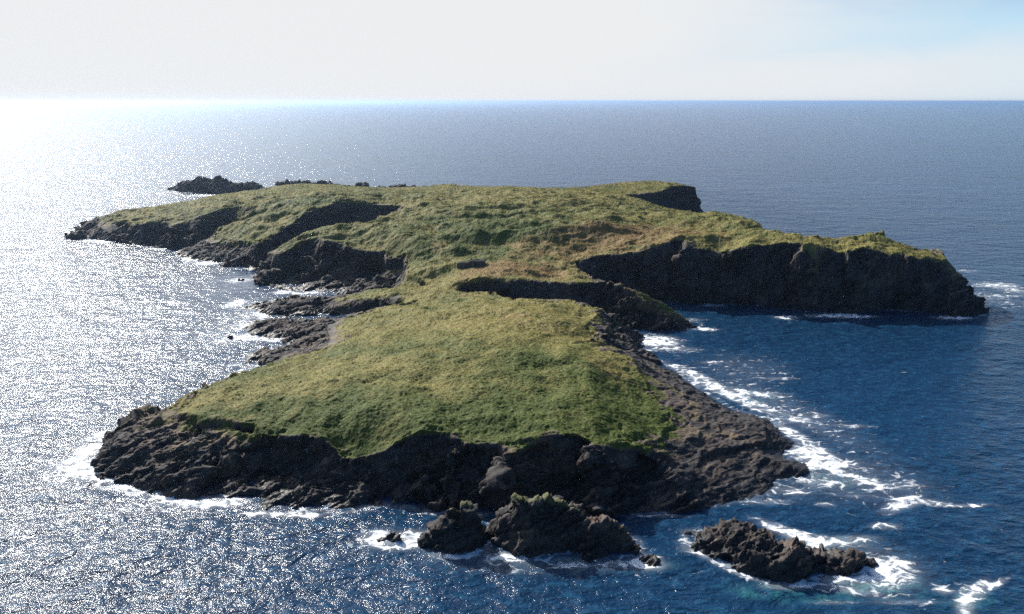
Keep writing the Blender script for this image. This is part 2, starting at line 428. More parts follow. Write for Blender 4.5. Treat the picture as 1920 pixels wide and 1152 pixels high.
# bare rock: spurs, ledges, gully floors, arete
bare = [px((1133, 529, 17), (1175, 539, 16), (1206, 550, 14), (1240, 566, 10.5), (1274, 589, 5), (1302, 610, 1.2)),
        [W(-2, 348, .8), W(-8, 356, 2.5), W(-15, 360.5, 4.5), W(-22, 360.5, 8)],
        [W(-60, 396, 1), W(-52, 390, 4)], [W(-64, 359, .5), W(-56, 357, 5)],
        [W(103, 617, 1), W(95, 618, 10)],
        px((621, 607, 3.6), (560, 636, 3.2), (500, 660, 1.8), (455, 676, .6)), px((610, 645, 5.5), (540, 664, 3), (480, 681, .6)),
        px((600, 558, 3), (550, 560, 2.6), (490, 568, 1.4)), px((640, 574, 3.2), (580, 578, 2.2), (520, 581, 1.4)),
        px((600, 604, 2.4), (540, 606, 2.2), (480, 612, 1.3)), px((580, 622, 2.6), (520, 622, 1.5)),
        px((207, 809, 3), (239, 796, 5), (267, 783, 7), (296, 770, 9)), px((215, 845, 4), (270, 838, 5.5), (330, 830, 7)),
        px((230, 880, 2.5), (300, 872, 3.8), (380, 862, 5.2), (440, 850, 7)), px((395, 838, 7.6), (430, 842, 7.4), (470, 836, 8)), [Q(400, 893, 193.5), Q(430, 898, 193), Q(470, 895, 194)], [Q(490, 884, 195.5), Q(540, 892, 194), Q(585, 892, 191.5)],
        px((470, 915, 1.6), (440, 925, .8)), px((530, 915, 1.8), (505, 945, .5)), px((640, 872, 5.4), (600, 888, 4.2), (560, 910, 2.4), (520, 940, .8)),
        px((868, 846, 12), (832, 870, 10.2), (792, 900, 6.5), (748, 938, 1.4)), [Q(822, 852, 188), Q(782, 885, 187), Q(722, 925, 184)], [Q(900, 870, 184), Q(850, 905, 182), Q(800, 945, 179.5)], px((1250, 870, 7), (1350, 900, 3)), px((1300, 770, 8.2), (1370, 785, 5.5), (1430, 800, 4)),
        px((1350, 830, 6.5), (1420, 850, 4.2), (1490, 878, 1.6)), px((1210, 700, 10), (1250, 725, 9)), px((1200, 680, 8), (1260, 712, 5)),
        px((1140, 650, 9), (1190, 662, 5)), px((1152, 592, 10), (1170, 610, 5), (1192, 628, 1.5)),
        px((1786, 513, 17), (1825, 531, 13), (1843, 549, 8)), px((1540, 470, 28.5), (1510, 520, 15.8), (1490, 560, 6)), 
        px((156, 415, 8), (178, 412, 10)), px((151, 425, 6), (153, 435, 2.5)), px((490, 386, 25), (455, 412, 17), (430, 430, 12)), px((340, 474, 2), (370, 462, 5)), px((360, 478, 2.5), (420, 466, 6)),
        px((480, 505, 6), (500, 512, 6), (520, 500, 8)), [Q(500, 527, 436), Q(560, 516, 440), Q(620, 513, 432), Q(670, 525, 424), Q(722, 522, 422)], px((740, 530, 5), (700, 540, 2.5))]

def rib(top, foot, k):
    a = P(*top); b = P(*foot, 0)
    return [a] + [Q(top[0] + (foot[0] - top[0]) * q, top[1] + (foot[1] - top[1]) * q, a[1] + (b[1] - a[1]) * q ** k) for q in (.12, .28, .45, .62, .8, .93)]


bare += [rib(*a) for a in (((1285, 452, 30), (1275, 567), .35), ((1400, 467, 28.5), (1408, 571), .4), ((1506, 458, 31), (1492, 582), .22), ((1588, 466, 30), (1622, 583), .3), ((1725, 494, 23.5), (1742, 585), .3), ((1786, 513, 17), (1800, 592), .4),
                           ((1340, 476, 24.5), (1335, 570), 3), ((1484, 457, 31), (1474, 579), 3), ((1445, 457, 30.5), (1440, 574), .5), ((1566, 463, 30.4), (1585, 587), 3), ((1660, 474, 27.8), (1678, 580), 2.6), ((1704, 486, 25.5), (1716, 583), 3), ((1267, 455, 28.6), (1256, 567), 3), ((1765, 494, 22.8), (1778, 590), 2.6), ((1380, 468, 28), (1384, 571), 2.6), ((938, 838, 12.8), (902, 961), 2.6), ((1078, 827, 13.8), (1100, 963), 2.4), ((1210, 474, 24), (1215, 566), 2),
                           ((958, 836, 13), (925, 961), .35), ((1100, 826, 14), (1130, 963), .4), ((1030, 823, 14.4), (1035, 963), 2.4), ((1190, 844, 11.5), (1205, 964), 2.2), ((1240, 832, 8.8), (1290, 955), .5),
                           ((246, 418, 12.5), (238, 456), .4), ((318, 420, 14.7), (322, 466), .4), ((282, 421, 13.5), (284, 461), 2.2))]
coast_d = densify(coast, 2.0, True, .9, 1); coast_d[:, 2] = -.4
turf_d = densify(turf, 1.5, True, 1.05, 2)


def ring(poly, dist, z):
    nxt = np.roll(poly, -1, 0); prv = np.roll(poly, 1, 0)
    t = nxt[:, :2] - prv[:, :2]; t /= np.linalg.norm(t, axis=1)[:, None] + 1e-9
    area = np.sum(poly[:, 0] * nxt[:, 1] - nxt[:, 0] * poly[:, 1])
    n = np.stack([t[:, 1], -t[:, 0]], -1) * (1 if area > 0 else -1)
    q = poly[:, :2] + n * dist
    ok = ~inside(poly, q[:, 0], q[:, 1])
    return np.column_stack([q[ok], np.full(ok.sum(), z)])


def island():
    xs = np.arange(-352, 246, .34)
    ys = [166.0]
    while ys[-1] < 742: ys.append(ys[-1] + .25 + .0010 * (ys[-1] - 166))
    ys = np.array(ys)
    pts = [coast_d, turf_d, np.array(spots), ring(coast_d, 2.0, -2.2), ring(coast_d, 6, -8)]
    for k, b in enumerate(bare):
        d = densify(b, 2.0, False, .4, 5 + k); pts.append(d[inside(coast_d, d[:, 0], d[:, 1])])
    Z = tin_raster(np.vstack(pts), xs, ys)
    GX, GY = np.meshgrid(xs, ys)
    G = inside(turf_d, GX, GY).astype(np.float32)
    # smooth the turf without pulling the cliffs into it
    w = G + 1e-4
    for r in (11, 6):
        Zs = blur2(Z * w, r) / blur2(w, r)
        Z = np.where(G > .5, Zs, Z)
    Z = blur2(Z, 1, 1)
    base = np.stack([GX, GY, Z], -1).astype(np.float32)
    Ns = normals(blur2(Z, 3, 1), xs, ys)
    slope = Ns[..., 2]
    p = base.reshape(-1, 3); live = (Z > -3).ravel()
    gsoft = blur2(G, 3, 2)
    grass = np.zeros(Z.size, np.float32)
    n_p = np.zeros(Z.size, np.float32); n_p[live] = fbm(p[live] / 9, 3)
    n_p = n_p.reshape(Z.shape)
    n_f = np.zeros(Z.size, np.float32); n_f[live] = fbm(p[live] / 4.5 + 70, 4, .62); n_f = n_f.reshape(Z.shape)
    gentle = smooth(.62, .84, blur2(slope, 4, 1))
    gw = blur2(G, 15, 2)
    gm = gsoft * (1 - gentle) + gw * gentle
    inn = smooth(.22, .80, gm + .42 * n_f * (.35 + .65 * gentle) * (1 - np.abs(2 * gm - 1) ** 3)) * smooth(.50, .70, slope + .12 * n_p)
    out = (1 - gsoft) * smooth(.74, .95, slope + .25 * n_p + .12 * n_f) * smooth(5, 11, Z + 4 * n_p) * .5
    grass = np.clip(inn + out, 0, 1)
    for gx, gy_, gz, gr_ in ((1515, 482, 25, 8), (1530, 505, 18, 6), (1210, 553, 13, 6), (1250, 574, 8, 8), (1275, 590, 4, 6), (1760, 505, 18, 8)):
        gc_ = P(gx, gy_, gz); bl = np.exp(-((GX - gc_[0]) ** 2 + (GY - gc_[1]) ** 2) / gr_ ** 2)
        grass = np.maximum(grass, .75 * bl * smooth(.25, .55, slope + .3 * n_f))
    rock = 1 - smooth(.3, .75, grass)
    nz = Ns.reshape(-1, 3)[live]
    disp = np.zeros(Z.size, np.float32); up = np.zeros(Z.size, np.float32)
    pl = p[live]
    rl = rock.ravel()[live]; mr = rl > .01; dd = np.zeros(len(pl), np.float32)
    dd[mr] = crags(pl[mr]) * rl[mr] * (1 - (.45 + .33 * smooth(25, 40, pl[mr, 0]) * (1 - smooth(285, 305, pl[mr, 1]))) * gentle.ravel()[live][mr]) * smooth(-3, 1.5, pl[mr, 2]); dd = np.where(gw.ravel()[live] > .12, np.minimum(dd, .45), dd); disp[live] = dd
    q = pl * [1, 1, 0]
    nearh = 1 - smooth(320, 360, q[:, 1])
    und = fbm(q / 26, 3) * (2.1 - .3 * nearh) + fbm(q / 9, 3, .55) * (1.0 - .15 * nearh) + smooth(330, 420, q[:, 1]) * (fbm(q / [62, 27, 1] + 7, 3, .5, True) - .75) * 2.6
    wind = np.stack([q[:, 0] * .92 - q[:, 1] * .4, (q[:, 0] * .4 + q[:, 1] * .92) * 1.3, q[:, 2]], -1)
    for mx, my, mz, mr, mh in ((1150, 383, 30, 9, 2.0), (1240, 407, 28, 10, 3.2), (1205, 428, 29, 12, 2.2), (1125, 425, 31, 14, 2.4), (1390, 428, 30, 13, 3.0), (1345, 415, 28, 10, 2.0), (1665, 452, 30, 7, 2.0), (960, 357, 30, 14, 1.8),
                               (700, 440, 23.5, 10, 2.0), (920, 432, 29, 16, 1.8), (1010, 455, 25, 14, 1.8), (580, 370, 28, 14, 2.2), (940, 590, 16, 8, 1.2), (1010, 600, 17, 10, 1.2), (860, 470, 21.5, 10, 1.0), (1300, 433, 29, 9, 2.2), (1060, 440, 28, 15, 2.0), (830, 350, 29, 12, 1.2)):
        mc = P(mx, my, mz); dx = (pl[:, 0] - mc[0]) / mr; dy = (pl[:, 1] - mc[1]) / mr
        und += mh * np.exp(-dx * dx - np.where(dy < 0, 2.6, .5) * dy * dy)
    tus = fbm(wind / 2.0, 2, .6, True) * .20 + fbm(wind / 1.1 + 40, 2, .6, True) * .20
    edge = smooth(.45, 1, gsoft.ravel()[live])
    und *= 1 - .65 * smooth(600, 660, pl[:, 1])
    hc = P(884, 503, 18.6); und *= 1 - .9 * np.exp(-((pl[:, 0] - hc[0]) ** 2 + (pl[:, 1] - hc[1]) ** 2) / 15 ** 2)
    up[live] = (und * edge + tus) * grass.ravel()[live]
    V = base.reshape(-1, 3).copy()
    V[live] += nz * disp[live][:, None]
    V[live, 2] += up[live]
    # turf colouring by place
    dry = np.zeros(Z.shape, np.float32); rust = np.zeros(Z.shape, np.float32)
    def blob(a, x, y, z, rx, ry, s):
        c = P(x, y, z); a += s * np.exp(-((GX - c[0]) / rx) ** 2 - ((GY - c[1]) / ry) ** 2)
    for b in ((560, 800, 12, 40, 16, -.30), (900, 800, 16, 60, 16, -.26), (1180, 770, 14, 22, 24, -.22), (1000, 690, 19, 30, 10, -.12), (640, 700, 17, 40, 20, .12), (960, 590, 17, 60, 30, .26), (1050, 620, 18, 30, 14, .15),
              (920, 440, 27, 45, 40, -.22), (570, 380, 28, 22, 25, -.22), (900, 510, 18, 50, 20, .22), (1100, 500, 18, 20, 14, .2), (330, 400, 17, 50, 40, .10), (1000, 370, 31, 120, 60, .10),
              (1550, 455, 31, 80, 20, .08), (1330, 440, 29, 30, 30, .15), (800, 440, 26, 30, 14, .05), (860, 560, 14, 8, 4, -.3)): blob(dry, *b)
    for b in ((1040, 517, 17, 24, 9, .45), (930, 505, 18, 14, 12, .35), (1020, 610, 18, 26, 16, .30), (1080, 460, 24, 45, 25, .42), (1150, 440, 27, 30, 40, .32), (1250, 440, 28, 35, 30, .38), (1380, 440, 30, 30, 20, .3), (1000, 480, 21, 25, 12, .2),
              (640, 365, 28, 24, 12, .35), (740, 440, 25, 25, 12, .22), (880, 515, 18, 30, 14, .3), (1000, 505, 18, 30, 10, .35), (960, 590, 17, 30, 12, .3), (450, 400, 20, 25, 20, .25), (820, 470, 20, 18, 12, .25), (420, 790, 11, 18, 12, .28), (1130, 690, 18, 16, 14, .2), (760, 620, 14, 20, 12, .15), (1600, 450, 31, 50, 8, .15)): blob(rust, *b)
    o = grid_mesh('terrain', V.reshape(*Z.shape, 3), Z > -3, LAND, {'grass': grass, 'dry': dry, 'rust': rust})
    tag(o, 'grass topped rocky island with dark cliffs and narrow inlets', 'island', kind='structure')
    # matted tussocks of long grass, thick on the near hill
    rng = np.random.default_rng(3)
    area = (np.gradient(ys)[:, None] * np.gradient(xs)[None, :])
    dens = np.interp(GY, [180, 260, 400, 700], [6, 4, 1.8, .9])
    wgt = (area * dens * smooth(.45, .8, grass) * (Z > 1)).ravel()
    cnt = rng.poisson(wgt)
    idx = np.repeat(np.arange(Z.size), cnt)
    c = V[idx] + np.stack([rng.uniform(-.17, .17, len(idx)), rng.uniform(-.17, .17, len(idx)), np.full(len(idx), -.06)], -1)
    sz = np.interp(c[:, 1], [180, 260, 400, 700], [.30, .38, .60, .9]) * rng.uniform(.6, 1.3, len(idx))
    lean = np.stack([.55 + .5 * perlin(c / 6.0), .25 + .6 * perlin(c / 7.0 + 60)], -1)
    tri = []
    for k in range(2):
        a = rng.uniform(0, 2 * math.pi, len(idx)); d = np.stack([np.cos(a), np.sin(a), 0 * a], -1) * (sz * .34)[:, None]
        tip = c + np.stack([lean[:, 0] * sz, lean[:, 1] * sz, sz * rng.uniform(.22, .5, len(idx))], -1) + rng.normal(0, .16, (len(idx), 3)) * sz[:, None]
        tri.append(np.stack([c - d, c + d, tip], 1))
    tri = np.concatenate(tri).reshape(-1, 3).astype(np.float32)
    me = bpy.data.meshes.new('grass'); nt = len(tri) // 3
    me.vertices.add(len(tri)); me.vertices.foreach_set('co', tri.ravel())
    me.loops.add(len(tri)); me.loops.foreach_set('vertex_index', np.arange(len(tri), dtype=np.int32))
    me.polygons.add(nt); me.polygons.foreach_set('loop_start', np.arange(0, len(tri), 3, dtype=np.int32))
    for an, a in (('dry', dry), ('rust', rust)):
        at = me.attributes.new(an, 'FLOAT', 'POINT'); at.data.foreach_set('value', np.tile(np.repeat(a.ravel()[idx], 3), 2).astype(np.float32))
    me.update(calc_edges=True); me.materials.append(GRASS)
    tag2 = bpy.data.objects.new('grass', me); COL.objects.link(tag2); tag(tag2, 'long windswept tussock grass covering the island', 'grass', kind='stuff')
    print('tufts', len(idx))
    return xs, ys, V.reshape(*Z.shape, 3)[..., 2]


GXS, GYS, GZ = island()


def ground(x, y):
    i = min(max(np.searchsorted(GXS, x), 1), len(GXS) - 1); j = min(max(np.searchsorted(GYS, y), 1), len(GYS) - 1)
    return float(GZ[j - 1:j + 1, i - 1:i + 1].mean())


# ------------------------------------------------------------------ rocks standing in the sea
FOOT = [coast_d]


def sea_rock(name, label, front, depth, tops, cat='rock', group=None, res=.24, scale=.6, lichen=0.0, seed=0, on=0.0):
    f = [P(x, y, 0) for x, y in front]
    fx = [q[0] for q in front]; fy = [q[1] for q in f]
    order = np.argsort(fx); fxs = np.array(fx)[order]; fys = np.array(fy)[order]
    back = []
    n = len(f)
    for k in range(n - 1, -1, -1):
        a = math.sin(math.pi * (k + .5) / n) ** .6
        back.append((f[k][0] * (1 + depth * a / f[k][1] * .9), f[k][1] + depth * a + .5, 0))
    poly = densify(f + back, max(.5, res * 2), True, .35 * scale, seed + 3)
    poly[:, 2] = -.4
    inner = [Q(x, y, float(np.interp(x, fxs, fys)) + dy) for x, y, dy in tops]
    xs = np.arange(poly[:, 0].min() - 3, poly[:, 0].max() + 3, res); ys = np.arange(poly[:, 1].min() - 3, poly[:, 1].max() + 3, res)
    Z = tin_raster(np.vstack([poly, np.array(inner), ring(poly, 1.0, -2), ring(poly, 2.6, -6)]), xs, ys)
    Z = blur2(Z, 2, 1)
    GX, GY = np.meshgrid(xs, ys)
    base = np.stack([GX, GY, Z], -1).astype(np.float32).reshape(-1, 3)
    N = normals(blur2(Z, 2, 1), xs, ys); live = (Z > -2.6).ravel()
    V = base.copy()
    pl = base[live] + seed * 13.7
    V[live] += N.reshape(-1, 3)[live] * (crags(pl, scale) * smooth(-2.5, 1.0, base[live, 2]))[:, None]
    top = Z.max()
    gr = lichen * smooth(.55, .85, N[..., 2]) * smooth(.55 * top, .85 * top, Z)
    c = np.array([poly[:, 0].mean(), poly[:, 1].mean(), 0])
    o = grid_mesh(name, V.reshape(*Z.shape, 3) - c, Z > -2.6, ROCK, {'grass': gr})
    o.location = c
    tag(o, label, cat, group)
    FOOT.append(poly)
    return o


sea_rock('sea_stack', 'upright dark sea stack with flat mossy top, left of the broad stack', 
         [(786, 1026), (800, 1031), (830, 1036), (846, 1039), (860, 1035), (904, 1032), (919, 1014)], 9,
         [(838, 953, 4), (881, 947, 4), (860, 952, 5), (845, 960, 7), (880, 955, 7), (898, 970, 4), (914, 998, 3), (829, 978, 4), (812, 995, 4), (794, 1010, 2), (880, 1000, 1.2), (905, 1010, 1.5), (850, 1010, 1.5), (818, 1020, 1.2), (835, 1000, 2.2)], 'sea stack', 'sea stacks in front of the island', lichen=1.0, scale=.45, seed=1)
sea_rock('sea_stack', 'broad humpbacked sea stack with mossy crest and pale broken boulders at its left foot', 
         [(919, 1003), (930, 1018), (945, 1027), (975, 1040), (997, 1042), (1030, 1036), (1079, 1037), (1110, 1044), (1150, 1042), (1179, 1043), (1199, 1036)], 13,
         [(935, 968, 4), (951, 944, 5), (975, 938, 5), (1004, 935, 6), (1030, 936, 6), (1057, 939, 6), (1079, 949, 5.5), (1104, 968, 4.5), (1129, 973, 4), (1145, 980, 4), (1166, 989, 4), (1185, 1011, 3), (960, 950, 9), (1050, 946, 10),
          (932, 985, 3), (955, 1005, 1.8), (985, 1018, 1.2), (1010, 1000, 1.4), (1060, 1000, 1.6), (990, 975, 3), (1050, 975, 3), (1100, 1000, 2), (1130, 1005, 2.2), (1165, 1015, 1.8), (1090, 1015, 1.0)], 'sea stack', 'sea stacks in front of the island', lichen=1.0, scale=.45, seed=2)
sea_rock('rocky_islet', 'long low brown rock islet tapering into white surf at the lower right', 
         [(1284, 1013), (1297, 1026), (1312, 1036), (1350, 1054), (1395, 1073), (1440, 1085), (1477, 1092), (1500, 1090), (1522, 1092), (1528, 1077), (1560, 1079), (1594, 1079), (1620, 1068)], 13,
         [(1305, 987, 9), (1350, 968, 11), (1375, 968, 11), (1402, 976, 10), (1430, 988, 9), (1459, 1002, 7), (1485, 1024, 5), (1507, 1032, 3), (1549, 1043, 3), (1580, 1044, 3), (1605, 1046, 3), (1330, 1005, 5), (1375, 1015, 4), (1420, 1030, 3), (1460, 1045, 2.5), (1340, 1035, 1.6), (1400, 1052, 1.4), (1470, 1070, 1.4), (1510, 1062, 1.2), (1590, 1055, 1.4)], 'islet', scale=.5, seed=3)
sea_rock('boulder', 'rounded boulder with a pale top at the foot of the broad sea stack', [(1090, 1046), (1096, 1057), (1106, 1060), (1117, 1052)], 3,
         [(1095, 1034, 1.4), (1106, 1029, 1.5), (1115, 1033, 1.5)], 'boulder', scale=.3, res=.16, seed=4)
sea_rock('skerry', 'small jagged rock awash in foam, left of the upright sea stack', [(708, 1015), (720, 1019), (735, 1020), (747, 1021), (753, 1013)], 4,
         [(718, 1010, 1.2), (731, 1001, 1.6), (745, 1010, 1.0)], 'skerry', scale=.28, res=.18, seed=5)
sea_rock('skerry', 'low black rock barely above water, right of the broad sea stack', [(1196, 1052), (1212, 1058), (1228, 1063), (1234, 1058)], 3,
         [(1208, 1049, 1.3), (1222, 1054, 1.2)], 'skerry', scale=.3, res=.16, seed=6)
sea_rock('skerry', 'tiny rock off the thin right end of the low brown islet', [(1622, 1062), (1632, 1066), (1644, 1066)], 3,
         [(1630, 1056, 1.2), (1639, 1058, 1.2)], 'skerry', scale=.3, res=.16, seed=7)
sea_rock('skerry', 'dark rock lying off the tip of the far left headland', [(117, 443), (128, 447), (140, 449), (152, 450), (160, 447)], 11,
         [(122, 433, 4), (130, 429, 5), (141, 430, 5), (152, 432, 5), (157, 440, 3)], 'skerry', scale=.9, res=.45, seed=8)
sea_rock('skerry', 'flat low rock awash under the far left headland cliff', [(284, 464), (295, 466), (310, 466)], 5, [(291, 460, 2), (303, 461, 2)], 'skerry', scale=.5, res=.4, seed=9)
sea_rock('skerry', 'little rock ringed by foam off the foot of the rounded left cliff', [(446, 526), (452, 528), (460, 527)], 4, [(450, 521, 1.5), (456, 522, 1.5)], 'skerry', scale=.4, res=.3, seed=10)
sea_rock('skerry', 'tiny rock in surf off the left rock ledges', [(424, 634), (431, 636), (438, 635)], 3, [(430, 630, 1.2), (434, 631, 1.2)], 'skerry', scale=.35, res=.25, seed=11)
sea_rock('rocky_islet', 'long dark islet in glitter behind the far left headland', 
         [(316, 357), (345, 361), (380, 363), (410, 364), (450, 362), (497, 356)], 40,
         [(330, 350, 10), (345, 341, 15), (375, 337, 18), (400, 333, 18), (408, 333, 18), (420, 340, 16), (435, 343, 16), (455, 340, 16), (475, 341, 16), (485, 346, 12), (492, 349, 8), (400, 350, 5), (360, 352, 6), (450, 352, 5)], 'islet', 'distant rocks behind the island', res=.6, scale=.95, seed=12)
sea_rock('rocky_islet', 'long low ragged reef just behind the skyline grass on the left', [(512, 348), (545, 350), (590, 351), (636, 352)], 30,
         [(525, 343, 10), (545, 340, 12), (570, 337, 12), (582, 340, 12), (600, 338, 12), (612, 340, 12), (628, 344, 10)], 'reef', 'distant rocks behind the island', res=.7, scale=1.2, seed=13)
sea_rock('sea_stack', 'distant notched rock knob standing up behind the skyline grass', [(655, 357), (670, 359), (697, 359)], 20,
         [(663, 347, 7), (669, 341, 8), (676, 342, 8), (684, 342, 8), (691, 350, 7)], 'sea stack', 'distant rocks behind the island', res=.6, scale=1.0, seed=14)
sea_rock('rocky_islet', 'low pair of dark humps behind the skyline grass, furthest right of the distant rocks', [(704, 356), (740, 359), (785, 358)], 20,
         [(715, 351, 8), (728, 349, 8), (738, 351, 8), (748, 348, 9), (760, 348, 9), (775, 351, 8)], 'reef', 'distant rocks behind the island', res=.7, scale=.9, seed=15)


# ------------------------------------------------------------------ the sea
def sea():
    xs = np.arange(-420, 300, .95)
    ys = [112.0]
    while ys[-1] < 930: ys.append(ys[-1] + .55 + .0022 * (ys[-1] - 112))
    ys = np.array(ys)
    GX, GY = np.meshgrid(xs, ys)
    D = np.full(GX.shape, 99.0, np.float32)
    for poly in FOOT:
        for q in poly:
            x0, x1 = np.searchsorted(xs, (q[0] - 12, q[0] + 12)); y0, y1 = np.searchsorted(ys, (q[1] - 12, q[1] + 12))
            d = np.hypot(GX[y0:y1, x0:x1] - q[0], GY[y0:y1, x0:x1] - q[1])
            D[y0:y1, x0:x1] = np.minimum(D[y0:y1, x0:x1], d)
    foam = .34 * np.exp(-(D / 1.2) ** 2) + .12 * np.exp(-(D / 5) ** 2)
    aer = np.zeros_like(foam)
    near = np.exp(-(D / 7.0) ** 2)
    def blob(a, x, y, rx, ry, s, ang=0.0, hug=0):
        c = P(x, y); k = (c[1] * CP + H * SP) / F
        RX = rx * k; RY = abs(P(x, y - ry)[1] - P(x, y + ry)[1]) / 2
        sl = math.tan(R(ang)) * RY / max(ry, 1e-3) / k          # picture slope carried to the water plane
        m = (np.abs(GX - c[0]) < 3.2 * RX) & (np.abs(GY - c[1]) < 3.2 * RY + abs(sl) * 3.2 * RX)
        dx = GX[m] - c[0]; dy = GY[m] - c[1] + sl * dx
        v = s * np.exp(-(dx / RX) ** 2 - (dy / RY) ** 2)
        a[m] = np.maximum(a[m], v) + .25 * np.minimum(a[m], v)
    B = [(1480, 770, 130, 60, .36, 30), (1600, 900, 170, 60, .36), (1620, 1060, 150, 60, .40), (1400, 690, 120, 40, .30), (1000, 1060, 250, 25, .34), (300, 950, 200, 25, .4), (150, 860, 60, 60, .5), (1850, 560, 80, 30, .36), (450, 600, 60, 60, .4), (150, 880, 50, 22, .95), (185, 900, 50, 10, .9, 20), (240, 918, 50, 8, .95, 14), (330, 938, 60, 9, 1.0, 10), (400, 944, 50, 9, 1.0), (440, 940, 30, 7, .8), (500, 964, 50, 7, .8), (570, 966, 40, 6, .9), (690, 948, 25, 7, .6), (640, 960, 70, 5, .4),
         (175, 840, 14, 25, .9), (190, 815, 40, 8, .7, -25), (700, 1008, 30, 18, .75), (735, 1022, 50, 12, .85), (775, 1010, 30, 16, 1.0), (850, 1042, 55, 9, .75), (900, 1040, 30, 12, .5), (960, 1045, 60, 10, .8), (1030, 1048, 70, 10, .6), (1150, 1058, 60, 9, .6), (1215, 1060, 40, 12, .8), (960, 1072, 18, 4, .7),
         (1190, 1050, 40, 10, .6), (820, 965, 20, 4, .6), (1240, 968, 60, 4, .45), (1230, 640, 45, 12, 1.0), (1260, 655, 60, 6, .6), (1290, 600, 40, 4, .5), (1325, 618, 25, 4, .8), (1310, 705, 40, 10, .75, 30), (1340, 725, 60, 11, .72, 32), (1370, 745, 70, 10, .66, 30), (1400, 735, 60, 6, .65, 10), (1430, 740, 35, 5, .7),
         (1440, 765, 60, 8, .58, 30), (1500, 790, 40, 7, .55), (1490, 815, 30, 18, .8, 40), (1520, 850, 45, 18, .9), (1550, 870, 60, 12, .95), (1590, 890, 50, 9, .8, 20), (1640, 908, 50, 6, .75, 12), (1700, 912, 50, 5, .6), (1540, 905, 50, 12, .6), (1480, 920, 50, 12, .5), (1440, 940, 60, 8, .5),
         (1690, 945, 50, 10, .9, -16), (1720, 940, 60, 7, .75, 4), (1800, 948, 70, 4, .65), (1660, 985, 30, 6, .7), (1660, 990, 40, 5, .5), (1480, 1000, 50, 14, .95, 25), (1540, 1012, 80, 10, .8, 8), (1600, 1010, 60, 8, .6), (1340, 1050, 50, 10, .85, 30), (1300, 1030, 30, 10, .6), (1400, 1080, 40, 6, .7, 20),
         (1650, 1075, 60, 18, 1.0, 8), (1600, 1085, 70, 8, .9), (1560, 1088, 40, 8, .8), (1680, 1060, 40, 12, .8), (1480, 1100, 60, 8, .7), (1580, 1105, 90, 10, .6, 10), (1650, 1100, 60, 14, .55), (1830, 1110, 50, 14, .7, -25), (1870, 1095, 40, 6, .7, -20), (1810, 1135, 40, 20, .8, -40), (1770, 1108, 20, 8, .7), (1700, 1130, 80, 6, .5), (1560, 1130, 60, 5, .5),
         (1600, 930, 30, 5, .45), (1545, 945, 25, 6, .5), (1530, 780, 30, 4, .55), (1600, 800, 40, 5, .5), (1460, 710, 40, 3, .5), (1340, 680, 40, 3, .5), (1280, 690, 30, 3, .5),
         (1560, 592, 50, 5, .85), (1475, 596, 25, 4, .85), (1600, 594, 50, 3, .8), (1335, 573, 25, 4, .7), (1790, 596, 50, 5, .7), (1840, 590, 30, 5, .7), (1700, 582, 40, 3, .5), (1870, 535, 50, 7, .7), (1900, 545, 30, 6, .6), (1810, 508, 25, 3, .5), (1880, 555, 60, 5, .4),
         (205, 452, 22, 4, .9), (165, 452, 30, 3, .7), (300, 467, 30, 3, .7), (350, 485, 25, 4, .9, 20), (390, 494, 30, 4, .9), (450, 502, 30, 3, .7), (450, 526, 25, 5, .85), (420, 527, 40, 3, .4), (530, 548, 25, 4, .9), (580, 550, 40, 4, .7), (440, 570, 20, 8, .95), (490, 592, 25, 6, .85, 20), (455, 612, 22, 6, .8), (455, 633, 40, 7, .95), (510, 637, 35, 4, .8), (470, 690, 30, 5, .7, -20), (440, 685, 25, 4, .5), (420, 640, 30, 8, .5),
         (400, 367, 60, 2.2, .9), (350, 360, 40, 2.2, .8), (510, 350, 30, 3.5, 1.0), (540, 343, 60, 2.5, .8), (650, 352, 14, 3, .8), (705, 353, 14, 3, .8), (1325, 408, 14, 3, .9), (1345, 400, 30, 2.5, .5), (1440, 437, 20, 2.5, .5)]
    for b in B: blob(foam, *b)
    for b in ((1440, 1110, 60, 12, .9), (1650, 1105, 80, 18, .9), (1560, 1015, 60, 10, .5), (1200, 1062, 60, 10, .6), (1070, 1055, 70, 10, .5), (1400, 745, 50, 12, .4), (1560, 900, 50, 14, .45), (1520, 1120, 90, 12, .5), (900, 1045, 40, 10, .4), (1820, 1125, 60, 16, .5)): blob(aer, *b)
    calm = np.zeros_like(foam)
    for b in ((480, 520, 90, 40, 1.0), (400, 560, 120, 60, .6)): blob(calm, *b)
    calm = np.minimum(calm, 1)
    q = np.stack([GX.ravel(), GY.ravel(), 0 * GX.ravel()], -1).astype(np.float32)
    fade = smooth(0, 60, np.minimum(np.minimum(GX - xs[0], xs[-1] - GX), np.minimum(GY - ys[0], ys[-1] - GY)))
    a = R(-28); rq = np.stack([(q[:, 0] * math.cos(a) - q[:, 1] * math.sin(a)) * .45, q[:, 0] * math.sin(a) + q[:, 1] * math.cos(a), q[:, 2]], -1)
    swell = (fbm(rq / 17, 2) * .30 + fbm(rq / 5.5 + 11, 2) * .10).reshape(GX.shape)
    surf = np.clip(foam, 0, 1.1) * np.maximum(fbm(q / [3.4, 2.6, 1], 3, .6), -.2).reshape(GX.shape) * .9
    V = np.stack([GX, GY, (swell + surf) * fade], -1)
    o = grid_mesh('sea', V, np.ones(GX.shape, bool), SEA, {'foam': foam, 'aerated': aer, 'calm': calm})
    # carry the sheet out to the horizon
    bm = bmesh.new(); bm.from_mesh(o.data)
    x0, x1, y0, y1 = xs[0], xs[-1], ys[0], ys[-1]; B_ = 60000.0
    cx = [-B_, x0, x1, B_]; cy = [-B_ / 3, y0, y1, B_]
